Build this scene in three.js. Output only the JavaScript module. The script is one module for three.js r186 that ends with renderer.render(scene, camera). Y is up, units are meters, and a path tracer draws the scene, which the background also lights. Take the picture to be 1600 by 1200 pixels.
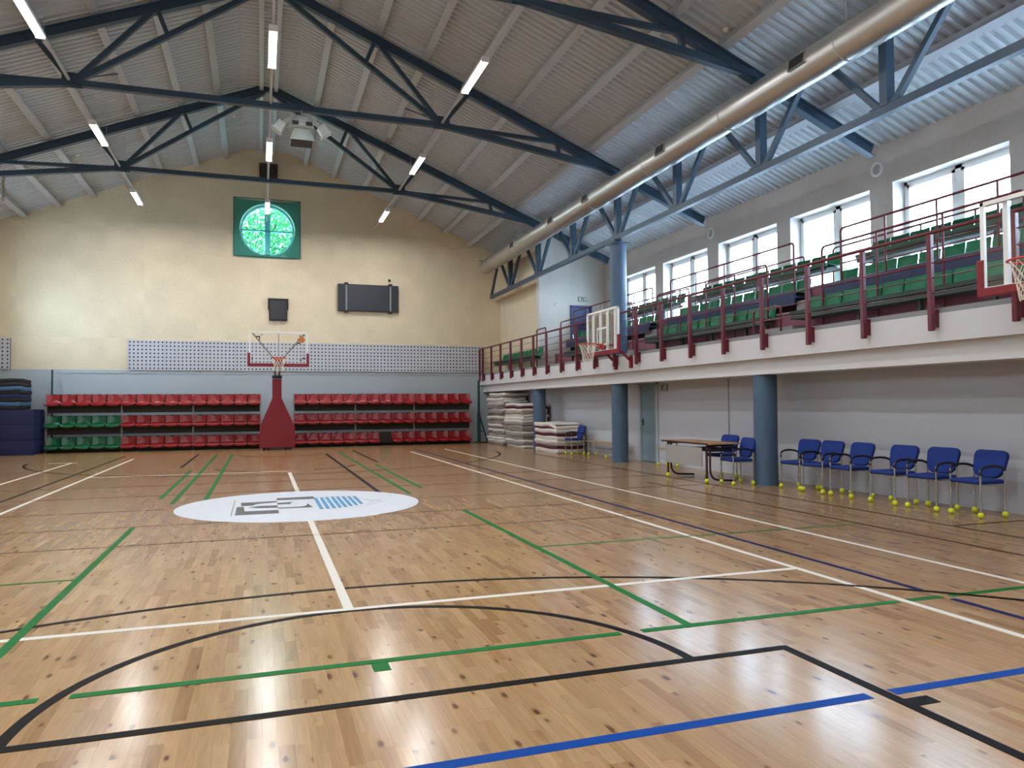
import * as THREE from 'three';
import { mergeGeometries, toCreasedNormals } from 'three/addons/utils/BufferGeometryUtils.js';
import { RoundedBoxGeometry } from 'three/addons/geometries/RoundedBoxGeometry.js';
import { RectAreaLightUniformsLib } from 'three/addons/lights/RectAreaLightUniformsLib.js';

// ---------- camera, sky, lamps, exposure ----------
const scene = new THREE.Scene();
const camera = new THREE.PerspectiveCamera(54.3234, 4 / 3, 0.05, 400);
{
  const yaw = 0.3240137, p = 0.0276473, r = -0.0068464;
  const f = new THREE.Vector3(Math.sin(yaw) * Math.cos(p), Math.sin(p), -Math.cos(yaw) * Math.cos(p));
  const rt = new THREE.Vector3(Math.cos(yaw), 0, Math.sin(yaw)), up = rt.clone().cross(f);
  const R = rt.clone().multiplyScalar(Math.cos(r)).addScaledVector(up, Math.sin(r));
  const U = rt.clone().multiplyScalar(-Math.sin(r)).addScaledVector(up, Math.cos(r));
  camera.quaternion.setFromRotationMatrix(new THREE.Matrix4().makeBasis(R, U, f.clone().negate()));
  camera.position.set(0, 1.525, 0);
}
scene.add(camera);
const renderer = new THREE.WebGLRenderer({ antialias: true });
renderer.toneMapping = THREE.LinearToneMapping;
renderer.toneMappingExposure = 1.07;
renderer.shadowMap.enabled = true;
RectAreaLightUniformsLib.init();
scene.background = new THREE.Color().setRGB(16.5, 23, 30);      // bright hazy daylight outside
const LAMP = { color: new THREE.Color().setRGB(0.98, 0.985, 1), intensity: 165, rows: [-3.85, 0.2, 4.2], z: [-26.8, -20.8, -14.8, -8.8, -2.8, 3.2], y: 8.3 };

// ---------- helpers ----------
let seed = 7;
const rnd = () => { seed = (seed + 0x6d2b79f5) | 0; let t = Math.imul(seed ^ (seed >>> 15), 1 | seed); t = (t + Math.imul(t ^ (t >>> 7), 61 | t)) ^ t; return ((t ^ (t >>> 14)) >>> 0) / 4294967296; };
const V = (x, y, z) => new THREE.Vector3(x, y, z);
const mat = (color, roughness = 0.6, metalness = 0, extra = {}) => new THREE.MeshPhysicalMaterial({ color, roughness, metalness, ...extra });
const flat = (g) => { const n = g.index ? g.toNonIndexed() : g; for (const k of Object.keys(n.attributes)) if (!['position', 'normal', 'uv', 'color'].includes(k)) n.deleteAttribute(k); return n; };
const join = (list) => { const a = list.map(flat); return a.length === 1 ? a[0] : mergeGeometries(a); };
const bx = (w, h, d, x = 0, y = 0, z = 0, r = 0) => (r ? new RoundedBoxGeometry(w, h, d, 2, r) : new THREE.BoxGeometry(w, h, d)).translate(x, y, z);
const span = (x0, x1, y0, y1, z0, z1, r = 0) => bx(Math.abs(x1 - x0), Math.abs(y1 - y0), Math.abs(z1 - z0), (x0 + x1) / 2, (y0 + y1) / 2, (z0 + z1) / 2, r);
function bar(a, b, w, h = w, up = V(0, 1, 0), r = 0) {               // a box beam from a to b
  const d = b.clone().sub(a), L = d.length(); d.normalize();
  if (Math.abs(d.dot(up)) > 0.98) up = V(0, 0, 1);
  const x = up.clone().cross(d).normalize(), y = d.clone().cross(x);
  const g = r ? new RoundedBoxGeometry(w, h, L, 1, r) : new THREE.BoxGeometry(w, h, L);
  return g.applyMatrix4(new THREE.Matrix4().makeBasis(x, y, d).setPosition(a.clone().add(b).multiplyScalar(0.5)));
}
function rod(a, b, r, n = 10, r2 = r) {
  const d = b.clone().sub(a), L = d.length();
  return new THREE.CylinderGeometry(r2, r, L, n).applyQuaternion(new THREE.Quaternion().setFromUnitVectors(V(0, 1, 0), d.normalize())).translate((a.x + b.x) / 2, (a.y + b.y) / 2, (a.z + b.z) / 2);
}
class Poly extends THREE.CurvePath { }
function bent(pts, r, n = 8, rad = 0.08) {                          // a pipe through points with rounded corners
  const c = new Poly();
  let prev = pts[0];
  for (let i = 1; i < pts.length - 1; i++) {
    const p = pts[i], k = Math.min(rad, p.distanceTo(pts[i - 1]) * 0.45, p.distanceTo(pts[i + 1]) * 0.45);
    const a = p.clone().add(pts[i - 1].clone().sub(p).setLength(k)), b = p.clone().add(pts[i + 1].clone().sub(p).setLength(k));
    c.add(new THREE.LineCurve3(prev, a)); c.add(new THREE.QuadraticBezierCurve3(a, p, b)); prev = b;
  }
  c.add(new THREE.LineCurve3(prev, pts[pts.length - 1]));
  const out = [];
  for (const k of c.curves) { const m = k instanceof THREE.LineCurve3 ? 1 : 5; for (let i = 0; i < m; i++) out.push(k.getPoint(i / m)); }
  out.push(pts[pts.length - 1].clone());
  const parts = [];
  for (let i = 0; i + 1 < out.length; i++) { parts.push(rod(out[i], out[i + 1], r, n)); if (i) parts.push(new THREE.SphereGeometry(r * 1.0, n, 4).translate(out[i].x, out[i].y, out[i].z)); }
  return join(parts);
}
const used = new Map();
function numbered(name) { const n = used.get(name) ?? 0; used.set(name, n + 1); return n ? name + '_' + String(n).padStart(3, '0') : name; }
function obj(name, geos, m, parent = scene) {
  const o = new THREE.Mesh(Array.isArray(geos) ? join(geos) : geos, m);
  o.name = parent === scene ? numbered(name) : name; o.castShadow = o.receiveShadow = true; parent.add(o); return o;
}
function tag(o, label, category, group) { Object.assign(o.userData, { label, category }); if (group) o.userData.group = group; return o; }
function thing(name, label, category, group, [x, y, z] = [0, 0, 0], turn = 0) {
  const o = new THREE.Group(); o.name = numbered(name); o.position.set(x, y, z); o.rotation.y = turn; scene.add(o); return tag(o, label, category, group);
}
function copy(src, label, [x, y, z], turn) {
  const c = src.clone(); c.name = numbered(src.name.replace(/_\d{3}$/, '')); c.userData = { ...src.userData, label }; c.position.set(x, y, z); if (turn !== undefined) c.rotation.y = turn; scene.add(c); return c;
}
function setting(name) { const o = new THREE.Group(); o.name = name; o.userData.kind = 'structure'; scene.add(o); return o; }
function struct(name, geos, m) { const o = obj(name, geos, m); o.name = name; o.userData.kind = 'structure'; return o; }
const ORD = 'first second third fourth fifth sixth seventh eighth ninth tenth eleventh twelfth thirteenth fourteenth fifteenth sixteenth seventeenth eighteenth nineteenth twentieth'.split(' ');
// noise on a tiling grid
function noiseGrid(n, s0) { let s = s0; const r = () => { s = (Math.imul(s, 1664525) + 1013904223) | 0; return (s >>> 0) / 4294967296; }; const a = new Float32Array(n * n).map(r); return (x, y) => { const xi = Math.floor(x), yi = Math.floor(y), fx = x - xi, fy = y - yi, u = fx * fx * (3 - 2 * fx), v = fy * fy * (3 - 2 * fy), A = (i, j) => a[(((j % n) + n) % n) * n + (((i % n) + n) % n)]; return (A(xi, yi) * (1 - u) + A(xi + 1, yi) * u) * (1 - v) + (A(xi, yi + 1) * (1 - u) + A(xi + 1, yi + 1) * u) * v; }; }
function texture(w, h, f, srgb = true) {
  const d = new Uint8Array(w * h * 4);
  for (let y = 0; y < h; y++) for (let x = 0; x < w; x++) { const c = f(x / w, y / h); for (let k = 0; k < 3; k++) d[(y * w + x) * 4 + k] = Math.max(0, Math.min(255, c[k] * 255)); d[(y * w + x) * 4 + 3] = 255; }
  const t = new THREE.DataTexture(d, w, h); t.wrapS = t.wrapT = THREE.RepeatWrapping; t.magFilter = THREE.LinearFilter; t.minFilter = THREE.LinearMipmapLinearFilter; t.generateMipmaps = true;
  if (srgb) t.colorSpace = THREE.SRGBColorSpace; t.needsUpdate = true; return t;
}
function canvasTexture(w, h, draw) {
  const c = document.createElement('canvas'); c.width = w; c.height = h; draw(c.getContext('2d'), w, h);
  const t = new THREE.CanvasTexture(c); t.colorSpace = THREE.SRGBColorSpace; t.anisotropy = 8; return t;
}

// ---------- materials ----------
const nA = noiseGrid(64, 11), nB = noiseGrid(64, 23), nC = noiseGrid(32, 5);
const plasterTex = texture(512, 512, (u, v) => { const n = 0.93 + 0.05 * nA(u * 8, v * 8) + 0.02 * nB(u * 64, v * 64); return [n, n, n]; });
plasterTex.repeat.set(0.25, 0.25);
const knots = []; for (let i = 0; i < 10; i++) knots.push([rnd(), rnd(), 0.006 + rnd() * 0.010, 0.35 + rnd() * 0.5]);
const woodTex = texture(512, 2048, (u, v) => {                         // 0.56 m across, 2.24 m along the grain
  const warp = 1.6 * nC(u * 4, v * 8);
  const g = nA(u * 64 + warp, v * 16), g2 = nB(u * 32 + warp * 2, v * 4), g3 = nC(u * 8, v * 4);
  let k = 0.84 + 0.06 * g + 0.07 * g2 + 0.05 * g3;
  let dark = 0;
  for (const [a, b, r, s] of knots) { let du = Math.abs(u - a), dv = Math.abs(v - b); du = Math.min(du, 1 - du) * 0.56; dv = Math.min(dv, 1 - dv) * 2.24; const q = Math.hypot(du, dv * 0.4) / r; if (q < 3) dark = Math.max(dark, s * (q < 0.8 ? 1 : Math.exp(-(q - 0.8) * 2.2))); }
  const streak = Math.max(0, nB(u * 16 + 9, v * 8 + 3) - 0.8) * 1.5; dark = Math.max(dark, streak * 0.5);
  return [k * (1 - 0.55 * dark), k * 0.985 * (1 - 0.68 * dark), k * 0.96 * (1 - 0.78 * dark)];
});
const M = {
  cream: mat('#e0d1b3', 0.85, 0, { map: plasterTex }), white: mat('#dcd7cf', 0.85, 0, { map: plasterTex }), beige: mat('#cfc8c3', 0.85, 0, { map: plasterTex }),
  under: mat('#c4c6ce', 0.7, 0, { map: plasterTex }), wains: mat('#a6aeb3', 0.6), perf: mat('#b9bcc4', 0.6), dark: mat('#17181a', 0.7),
  sheet: mat('#bcc3c9', 0.45, 0.2), purlin: mat('#babec4', 0.45, 0.2), steel: mat('#334a5e', 0.42), column: mat('#465f78', 0.45), roof: mat('#777777', 0.9),
  frame: mat('#eef1f2', 0.35), glass: mat('#ffffff', 0.0, 0, { transmission: 1, thickness: 0, ior: 1.5 }), red: mat('#600e20', 0.35), pad: mat('#7c0c1d', 0.5), rim: mat('#c0392b', 0.4),
  step: mat('#8f8b8a', 0.8), riser: mat('#82505c', 0.7), concrete: mat('#84868a', 0.8), bench: mat('#2b4038', 0.5), boardNavy: mat('#1d2c52', 0.5), green: mat('#045f3a', 0.3), greenLight: mat('#046a43', 0.42, 0, { specularIntensity: 0.6 }), redSeat: mat('#8c0c13', 0.32), black: mat('#1b1c1f', 0.55),
  chrome: mat('#b5b9be', 0.25, 0.9), blue: mat('#072c78', 0.85, 0, { sheen: 0.2, sheenColor: new THREE.Color('#2b5fc0') }), arm: mat('#16181c', 0.45), ball: mat('#d6dd33', 0.9),
  maroon: mat('#3c1720', 0.4), wood: mat('#a98866', 0.5), greyPanel: mat('#9b9a98', 0.55), duct: mat('#c2beb9', 0.38, 0.88), white2: mat('#e8e8e6', 0.4), door: mat('#7f97a3', 0.5), navy: mat('#1c2a63', 0.5),
  net: mat('#e9dfcf', 0.9), speaker: mat('#7f8987', 0.5), horn: mat('#b4bcb9', 0.5), teal: mat('#0e3a3c', 0.45), rope: mat('#7d6a4f', 0.9), soffit: mat('#cbcacc', 0.85),
  glow: new THREE.MeshStandardMaterial({ color: '#ffffff', emissive: LAMP.color, emissiveIntensity: 6, roughness: 0.5 }),
};

// ---------- setting: floor ----------
const X0 = -8.6, XW = 11.95, ZF = -29.8, ZN = 6.0, XL = 9.7;
const floor = setting('floor');
obj('subfloor', span(X0 - 0.3, XW + 0.3, -0.3, -0.012, ZF - 0.3, ZN + 0.3), M.concrete, floor);
{
  const plankMat = mat('#ffffff', 0.19, 0, { map: woodTex, vertexColors: true, ior: 1.5, specularIntensity: 0.95 });
  const W = 0.07, C = 0.0003, tones = [[0.46, 0.282, 0.138], [0.44, 0.262, 0.124], [0.48, 0.30, 0.152], [0.415, 0.243, 0.112], [0.45, 0.268, 0.129], [0.36, 0.2, 0.088]];
  const camInv = new THREE.Matrix4().compose(camera.position, camera.quaternion, V(1, 1, 1)).invert(), tan = Math.tan(54.3234 / 2 * Math.PI / 180), v = V(0, 0, 0);
  const build = (list) => {
    const n = list.length, pos = new Float32Array(n * 60), nor = new Float32Array(n * 60), uv = new Float32Array(n * 40), col = new Float32Array(n * 60), idx = new Uint32Array(n * 30);
    let p = 0, q = 0, e = 0;
    const s = Math.SQRT1_2;
    for (const [x0, z0, x1, z1, t, a, b] of list) {
      const i = [x0 + C, z0 + C, x1 - C, z1 - C], D = -0.004;
      const faces = [[[i[0], 0, i[3]], [i[2], 0, i[3]], [i[2], 0, i[1]], [i[0], 0, i[1]], [0, 1, 0]], [[x0, D, z1], [x1, D, z1], [i[2], 0, i[3]], [i[0], 0, i[3]], [0, s, s]], [[x1, D, z0], [x0, D, z0], [i[0], 0, i[1]], [i[2], 0, i[1]], [0, s, -s]],
        [[x1, D, z1], [x1, D, z0], [i[2], 0, i[1]], [i[2], 0, i[3]], [s, s, 0]], [[x0, D, z0], [x0, D, z1], [i[0], 0, i[3]], [i[0], 0, i[1]], [-s, s, 0]]];
      for (const f of faces) {
        const base = p / 3;
        for (let k = 0; k < 4; k++) { for (let c = 0; c < 3; c++) { pos[p] = f[k][c]; nor[p] = f[4][c]; col[p] = t[c]; p++; } uv[q++] = (f[k][0] - x0) / 0.56 + a; uv[q++] = (f[k][2] - z0) / 2.24 + b; }
        for (const k of [0, 1, 2, 0, 2, 3]) idx[e++] = base + k;
      }
    }
    const g = new THREE.BufferGeometry();
    g.setAttribute('position', new THREE.BufferAttribute(pos, 3)); g.setAttribute('normal', new THREE.BufferAttribute(nor, 3)); g.setAttribute('uv', new THREE.BufferAttribute(uv, 2)); g.setAttribute('color', new THREE.BufferAttribute(col, 3)); g.setIndex(new THREE.BufferAttribute(idx, 1));
    return g;
  };
  const all = [];
  for (let x = X0; x < XL + 0.4; x += W) {
    let z = ZF - rnd() * 0.5;
    while (z < ZN) {
      const L = 0.28 + rnd() * 0.5, t0 = tones[Math.floor(Math.pow(rnd(), 1.5) * 6)], j = 0.93 + rnd() * 0.13, warm = 0.98 + rnd() * 0.04;
      const rec = [x, z, x + W, z + L, [t0[0] * j, t0[1] * j * warm, t0[2] * j], Math.floor(rnd() * 8) / 8, rnd()];
      v.set(x + W / 2, 0, z + L / 2).applyMatrix4(camInv);
      rec.d = -v.z > 0.3 && Math.abs(v.y) < -v.z * tan * 1.03 && Math.abs(v.x) < -v.z * tan * 4 / 3 * 1.03 ? -v.z : 1e9;
      all.push(rec); z += L;
    }
  }
  all.sort((a, b) => a.d - b.d);
  const near = all.slice(0, 300), rest = all.slice(300);
  for (const r of near) obj('plank', build([r]), plankMat, floor);
  obj('parquet', build(rest), plankMat, floor).userData.kind = 'stuff';
}
// painted court lines: thin paint films on the planks
{
  const P = { white: mat('#d9d3c8', 0.25), black: mat('#120f0e', 0.2), blue: mat('#073f8c', 0.22), navy: mat('#20265a', 0.22), green: mat('#1e6b33', 0.22), brown: mat('#46301f', 0.3) };
  for (const k in P) { P[k].specularIntensity = 0.12; P[k].roughness = 0.5; }
  let lift = 0.0012;
  const line = (c, pts, w = 0.065) => {
    lift = lift >= 0.0028 ? 0.0012 : lift + 0.0001;
    const g = [];
    for (let i = 0; i + 1 < pts.length; i++) {
      const [ax, az] = pts[i], [bx_, bz] = pts[i + 1], L = Math.hypot(bx_ - ax, bz - az);
      g.push(new THREE.BoxGeometry(L + (pts.length > 2 ? 0.004 : 0), lift, w).rotateY(-Math.atan2(bz - az, bx_ - ax)).translate((ax + bx_) / 2, lift / 2, (az + bz) / 2));
    }
    obj('court_line', g, P[c], floor);
  };
  const arc = (c, cx, cz, r, a0, a1, w = 0.065, n = 48) => {          // a flat curved band
    lift = lift >= 0.0028 ? 0.0012 : lift + 0.0001;
    const s = new THREE.Shape(); s.absarc(0, 0, r + w / 2, a0, a1, false); s.absarc(0, 0, r - w / 2, a1, a0, true);
    obj('court_line', new THREE.ExtrudeGeometry(s, { depth: lift, bevelEnabled: false, curveSegments: n }).rotateX(-Math.PI / 2).translate(cx, 0, cz), P[c], floor);
  };
  const CX = 0.62, F1 = -3.93, F2 = -20.25;
  line('white', [[4.69, -24.5], [4.69, 5]]); line('white', [[-3.55, -24.5], [-3.55, 5]]); line('white', [[6.08, -25.5], [6.08, 5]]); line('white', [[-4.93, -23.4], [-4.93, 5]]); line('white', [[-5.5, -23.5], [-4.8, -23.5]]);
  line('white', [[-3.55, -5.75], [4.66, -5.75]]); line('white', [[-3.55, -18.4], [0.6, -18.4]], 0.05); line('white', [[0.63, -18.0], [0.63, -5.78]], 0.075);
  line('navy', [[5.08, -26], [5.08, -4.75]], 0.06); line('navy', [[5.08, -4.45], [5.08, 5]], 0.06); line('black', [[-4.0, -26], [-4.0, 5]], 0.06);
  line('green', [[2.8, -10.58], [2.8, -4.53]]); line('green', [[-1.53, -10.55], [-1.53, -4.6]]);
  line('green', [[-4, -4.53], [-1.1, -4.53]]); line('green', [[-0.95, -4.53], [2.27, -4.53]]); line('green', [[2.43, -4.53], [4.62, -4.53]]); line('green', [[4.72, -4.53], [5.05, -4.53]]); line('green', [[5.14, -4.53], [9.2, -4.53]]);
  line('green', [[0.67, -4.53], [0.67, -4.36]], 0.1); line('green', [[2.82, -7.56], [7.1, -7.56]], 0.045); line('green', [[-4.5, -7.56], [-1.56, -7.56]], 0.045);
  for (const x of [-1.58, 2.82]) line('green', [[x, -19.5], [x, -13.7]], 0.075);
  for (const x of [-1.32, 2.45]) line('green', [[x, -25.6], [x, -12.9]], 0.075);
  line('green', [[-0.85, -25.5], [-0.85, -12.95]], 0.075); line('black', [[1.98, -24.6], [1.98, -13.05]], 0.075);
  for (const [x, s] of [[-1.89, -1], [2.99, 1]]) { line('black', [[x, -26], [x, -20.4]], 0.06); line('black', [[x - 0.16, -23], [x + 0.16, -23]], 0.08); }
  line('black', [[-1.85, F1], [3.1, F1]]); line('black', [[3.1, F1 - 0.03], [3.1, 2.0]]); line('black', [[-1.85, F1], [-1.85, 2.0]]); line('black', [[3.13, -3.0], [3.28, -3.0]], 0.09);
  line('blue', [[-3.2, -3.14], [3.0, -3.14]], 0.072); line('blue', [[3.15, -3.14], [9.0, -3.14]], 0.072);
  arc('black', 0.66, F1, 1.78, 0, Math.PI); arc('black', 0.68, 0.08, 6.5, 0.05, Math.PI - 0.05, 0.06, 96);
  arc('black', CX, F2, 1.78, Math.PI + 0.35, Math.PI * 1.5 - 0.35); arc('black', CX, F2, 1.78, Math.PI * 1.5 + 0.35, Math.PI * 2 - 0.35); arc('black', 0.65, -24.2, 6.7, Math.PI + 0.1, Math.PI * 2 - 0.1, 0.06, 96);
  arc('black', CX, -25.2, 1.3, Math.PI + 0.2, Math.PI * 2 - 0.2, 0.05);
  for (const [z, x0, x1] of [[-9.2, -8, 5.0], [-10.62, -8, 4.8], [-12.25, -8, -1.3], [-12.25, 2.5, 8.0], [-14.2, -8, 8.2], [-16, -8, 8.2]]) line('brown', [[x0, z], [x1, z]], 0.03);
  line('brown', [[7.15, -13], [7.15, -2]], 0.04); line('brown', [[8.05, -22], [8.05, -2]], 0.04); line('brown', [[8.05, -7.04], [9.6, -7.04]], 0.04);
  // centre circle with the printed emblem
  const C0 = 0.6, Z0 = -12.12, S = 1024 / 3.64;
  const emblem = canvasTexture(1024, 1024, (g) => {
    const X = (x) => (x - C0) * S + 512, Z = (z) => (z - Z0) * S + 512;
    g.fillStyle = '#dfe4ee'; g.fillRect(0, 0, 1024, 1024);
    const poly = (pts, c) => { g.fillStyle = c; g.beginPath(); pts.forEach(([x, z], i) => (i ? g.lineTo(X(x), Z(z)) : g.moveTo(X(x), Z(z)))); g.closePath(); g.fill(); };
    const grey = '#4a4c50';
    poly([[-0.34, -11.19], [0.25, -11.19], [0.25, -11.57], [-0.22, -11.58], [-0.24, -12.11], [-0.34, -12.1]], grey);
    poly([[-0.29, -12.62], [0.25, -12.66], [0.25, -12.47], [0.05, -12.43], [-0.06, -12.35], [-0.12, -12.18], [-0.28, -12.2]], grey);
    poly([[-0.04, -12.12], [0.25, -12.1], [0.25, -11.81], [-0.04, -11.86], [-0.18, -11.99]], grey);
    poly([[0.25, -13.02], [0.84, -13.07], [0.86, -12.71], [0.25, -12.74]], grey); poly([[0.25, -12.4], [0.5, -12.45], [0.44, -12.3], [0.46, -12.18], [0.25, -12.18]], grey);
    poly([[0.25, -11.69], [0.75, -11.68], [0.7, -12.14], [0.66, -11.9], [0.58, -11.82], [0.25, -11.82]], grey);
    g.strokeStyle = grey; g.lineWidth = 3; g.beginPath(); g.moveTo(X(-0.39), Z(-13.04)); g.lineTo(X(-0.39), Z(-11.13)); g.stroke();
    const bars = [[0.86, -12.78, -11.47], [0.955, -12.79, -11.47], [1.045, -12.83, -11.5], [1.135, -12.85, -11.52], [1.22, -12.83, -11.57], [1.31, -12.82, -11.64], [1.4, -12.81, -11.71], [1.49, -12.77, -11.84]];
    for (const [x, a, b] of bars) { g.fillStyle = '#3f9ad0'; g.fillRect(X(x) - 8, Z(a), 16, Z(b) - Z(a)); g.fillStyle = '#2a4358'; g.fillRect(X(x) - 7, Z(a) - 12, 14, 14); g.fillRect(X(x) - 7, Z(b) - 4, 14, 16); }
    g.strokeStyle = '#7d838c'; g.lineWidth = 4;
    g.beginPath(); g.moveTo(X(0.95), Z(-11.36)); g.quadraticCurveTo(X(1.4), Z(-11.3), X(1.85), Z(-12.05)); g.stroke();
    g.beginPath(); g.moveTo(X(0.86), Z(-13.0)); g.quadraticCurveTo(X(1.45), Z(-13.05), X(1.72), Z(-12.1)); g.stroke();
    g.beginPath(); g.moveTo(X(1.55), Z(-12.3)); g.lineTo(X(1.88), Z(-11.95)); g.moveTo(X(1.6), Z(-11.9)); g.lineTo(X(1.85), Z(-12.3)); g.stroke();
  });
  const disc = new THREE.CylinderGeometry(1.81, 1.81, 0.004, 96).translate(C0, 0.002, Z0), p = disc.attributes.position, uv = disc.attributes.uv;
  for (let i = 0; i < p.count; i++) uv.setXY(i, (p.getX(i) - C0) / 3.64 + 0.5, 0.5 - (p.getZ(i) - Z0) / 3.64);
  obj('centre_circle', disc, mat('#ffffff', 0.3, 0, { map: emblem }), floor);
}

// ---------- setting: walls ----------
const toZ = new THREE.Matrix4().makeBasis(V(0, 0, 1), V(0, 1, 0), V(-1, 0, 0));   // a (z, y) outline pushed towards -x
const roofY = (x) => 11.65 - 0.412 * Math.abs(x - 0.2);
function sideWall(z0, z1, y0, y1, holes, depth) {
  const s = new THREE.Shape([[z0, y0], [z1, y0], [z1, y1], [z0, y1]].map((p) => new THREE.Vector2(...p)));
  for (const [a, b, c, d] of holes) s.holes.push(new THREE.Path([[a, c], [a, d], [b, d], [b, c]].map((p) => new THREE.Vector2(...p))));
  return new THREE.ExtrudeGeometry(s, { depth, bevelEnabled: false }).applyMatrix4(toZ);
}
const WC = [-22.35, -19.4, -16.4, -13.45, -10.4, -7.4, -4.4, -1.4, 1.6], WH = 1.23, WY0 = 3.95, WY1 = 5.92;
const LC = [-26.6, -1.0], LH = 1.4, LY0 = 4.3, LY1 = 6.3;
struct('wall_right', sideWall(ZF, ZN, -0.3, 7.4, WC.map((c) => [c - WH, c + WH, WY0, WY1]), 0.45).translate(XW + 0.45, 0, 0), M.beige);
struct('wall_left', sideWall(ZF, ZN, -0.3, 8.3, LC.map((c) => [c - LH, c + LH, LY0, LY1]), 0.4).translate(X0, 0, 0), M.cream);
function gable(hole) {
  const s = new THREE.Shape([[X0 - 0.4, -0.3], [XW + 0.45, -0.3], [XW + 0.45, roofY(XW) + 0.3], [0.2, 12.1], [X0 - 0.4, roofY(X0) + 0.3]].map((p) => new THREE.Vector2(...p)));
  if (hole) { const h = new THREE.Path(); h.absarc(hole[0], hole[1], hole[2], 0, Math.PI * 2, true); s.holes.push(h); }
  return new THREE.ExtrudeGeometry(s, { depth: 0.4, bevelEnabled: false, curveSegments: 48 });
}
const wallFar = setting('wall_far');
obj('plaster', gable([0.235, 8.24, 1.0]).translate(0, 0, ZF - 0.4), M.cream, wallFar);
obj('wainscot', [span(X0, 9.6, 0, 2.86, ZF, ZF + 0.03)], M.wains, wallFar);
{ // perforated acoustic sheets: every hole is cut through
  const w = 1.206, h = 1.08, mk = (w) => { const s = new THREE.Shape([[0.003, 0], [w - 0.003, 0], [w - 0.003, h], [0.003, h]].map((p) => new THREE.Vector2(...p)));
    const nx = Math.round(w / 0.134), ny = 8;
    for (let i = 0; i < nx; i++) for (let j = 0; j < ny; j++) { const q = new THREE.Path(), cx = (i + 0.5) * w / nx, cy = (j + 0.5) * h / ny; q.moveTo(cx + 0.032, cy); for (let k = 1; k < 6; k++) q.lineTo(cx + 0.032 * Math.cos(-k * Math.PI / 3), cy + 0.032 * Math.sin(-k * Math.PI / 3)); s.holes.push(q); }
    return new THREE.ExtrudeGeometry(s, { depth: 0.03, bevelEnabled: false }); };
  const g = mk(w), g2 = mk(0.46);
  for (let i = 0; i < 11; i++) obj('perforated_panel', g, M.perf, wallFar).position.set(-4.52 + i * w, 2.86, ZF + 0.05);
  obj('perforated_panel', g2, M.perf, wallFar).position.set(X0, 2.86, ZF + 0.05);
  obj('panel_backing', [span(-4.52, 8.74, 2.86, 3.94, ZF, ZF + 0.02), span(X0, X0 + 0.46, 2.86, 3.94, ZF, ZF + 0.02)], M.dark, wallFar);
  const pts = []; for (let i = 0; i <= 150; i++) pts.push(V(-6.6 + i * 0.102, 2.77 - 0.045 * Math.abs(Math.sin(i * Math.PI / 5)), ZF + 0.045));
  obj('sagging_cable', new THREE.TubeGeometry(new THREE.CatmullRomCurve3(pts), 300, 0.008, 5), M.wains, wallFar);
}
struct('wall_near', gable().translate(0, 0, ZN), M.cream);
// the room beside the hall's far end, closing the balcony
struct('wall_balcony_end', [span(9.4, 10.6, 2.5, 7.7, -25.2, -24.9), span(11.45, XW, 2.5, 7.3, -25.2, -24.9), span(10.6, 11.45, 5.1, 7.4, -25.2, -24.9)], M.white);
struct('wall_balcony_side', [span(9.52, 9.7, 2.5, 7.9, ZF, -25.2), span(9.3, 9.55, 5.87, 8.0, ZF, -24.95)], M.cream);
// below the balcony
const zA = -17.97, zB = -17.15;
struct('wall_under', [span(XL, XL + 0.25, 0, 2.4, ZF, zA - 0.08), span(XL, XL + 0.25, 0, 2.4, zB + 0.08, ZN), span(XL, XL + 0.25, 2.06, 2.4, zA - 0.08, zB + 0.08)], M.under);
{
  const d = setting('door_1');
  obj('frame', [span(XL - 0.04, XL + 0.2, 0, 2.1, zA - 0.1, zA), span(XL - 0.04, XL + 0.2, 0, 2.1, zB, zB + 0.1), span(XL - 0.04, XL + 0.2, 2.04, 2.12, zA - 0.1, zB + 0.1)], mat('#a6b3bb', 0.5), d);
  obj('door_leaf', span(XL + 0.01, XL + 0.06, 0.01, 2.04, zA, zB, 0.004), M.door, d);
  obj('handle', [span(XL - 0.005, XL + 0.01, 0.95, 1.12, zA + 0.06, zA + 0.1), rod(V(XL - 0.04, 1.06, zA + 0.08), V(XL - 0.04, 1.06, zA + 0.2), 0.01), rod(V(XL - 0.04, 1.06, zA + 0.08), V(XL, 1.06, zA + 0.08), 0.008)], M.black, d);
  const e = setting('door_2');
  obj('frame', [span(10.6, 10.66, 2.7, 5.1, -24.98, -24.86), span(11.39, 11.45, 2.7, 5.1, -24.98, -24.86), span(10.6, 11.45, 5.04, 5.1, -24.98, -24.86)], M.navy, e);
  obj('door_leaf', span(10.66, 11.39, 2.7, 5.04, -24.97, -24.92, 0.004), M.navy, e);
  obj('handle', [span(10.7, 10.74, 3.85, 4.05, -24.92, -24.905), rod(V(10.72, 3.98, -24.88), V(10.84, 3.98, -24.88), 0.01)], M.chrome, e);
}
// balcony slab, edge beam and steps
const balcony = setting('floor_balcony');
obj('slab', span(8.6, XW, 2.33, 2.71, ZF, ZN), M.soffit, balcony);
obj('edge_beam', span(8.74, 9.2, 2.05, 2.33, ZF, ZN), M.soffit, balcony);
obj('kerb', span(8.6, 8.72, 2.71, 2.78, ZF, ZN), M.concrete, balcony);
obj('step', span(10.0, XW, 2.71, 3.3, -24.9, ZN), M.riser, balcony);
obj('step', span(10.75, XW, 3.3, 3.88, -24.9, ZN), M.riser, balcony);
obj('tread', [span(9.97, 10.76, 3.3, 3.33, -24.9, ZN), span(10.72, XW, 3.88, 3.91, -24.9, ZN)], M.step, balcony);
for (const z of [-12.2, -18.6]) obj('aisle_step', [span(9.6, 10.0, 2.71, 3.0, z - 0.42, z + 0.42), span(10.4, 10.76, 3.3, 3.6, z - 0.42, z + 0.42)], M.step, balcony);
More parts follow.
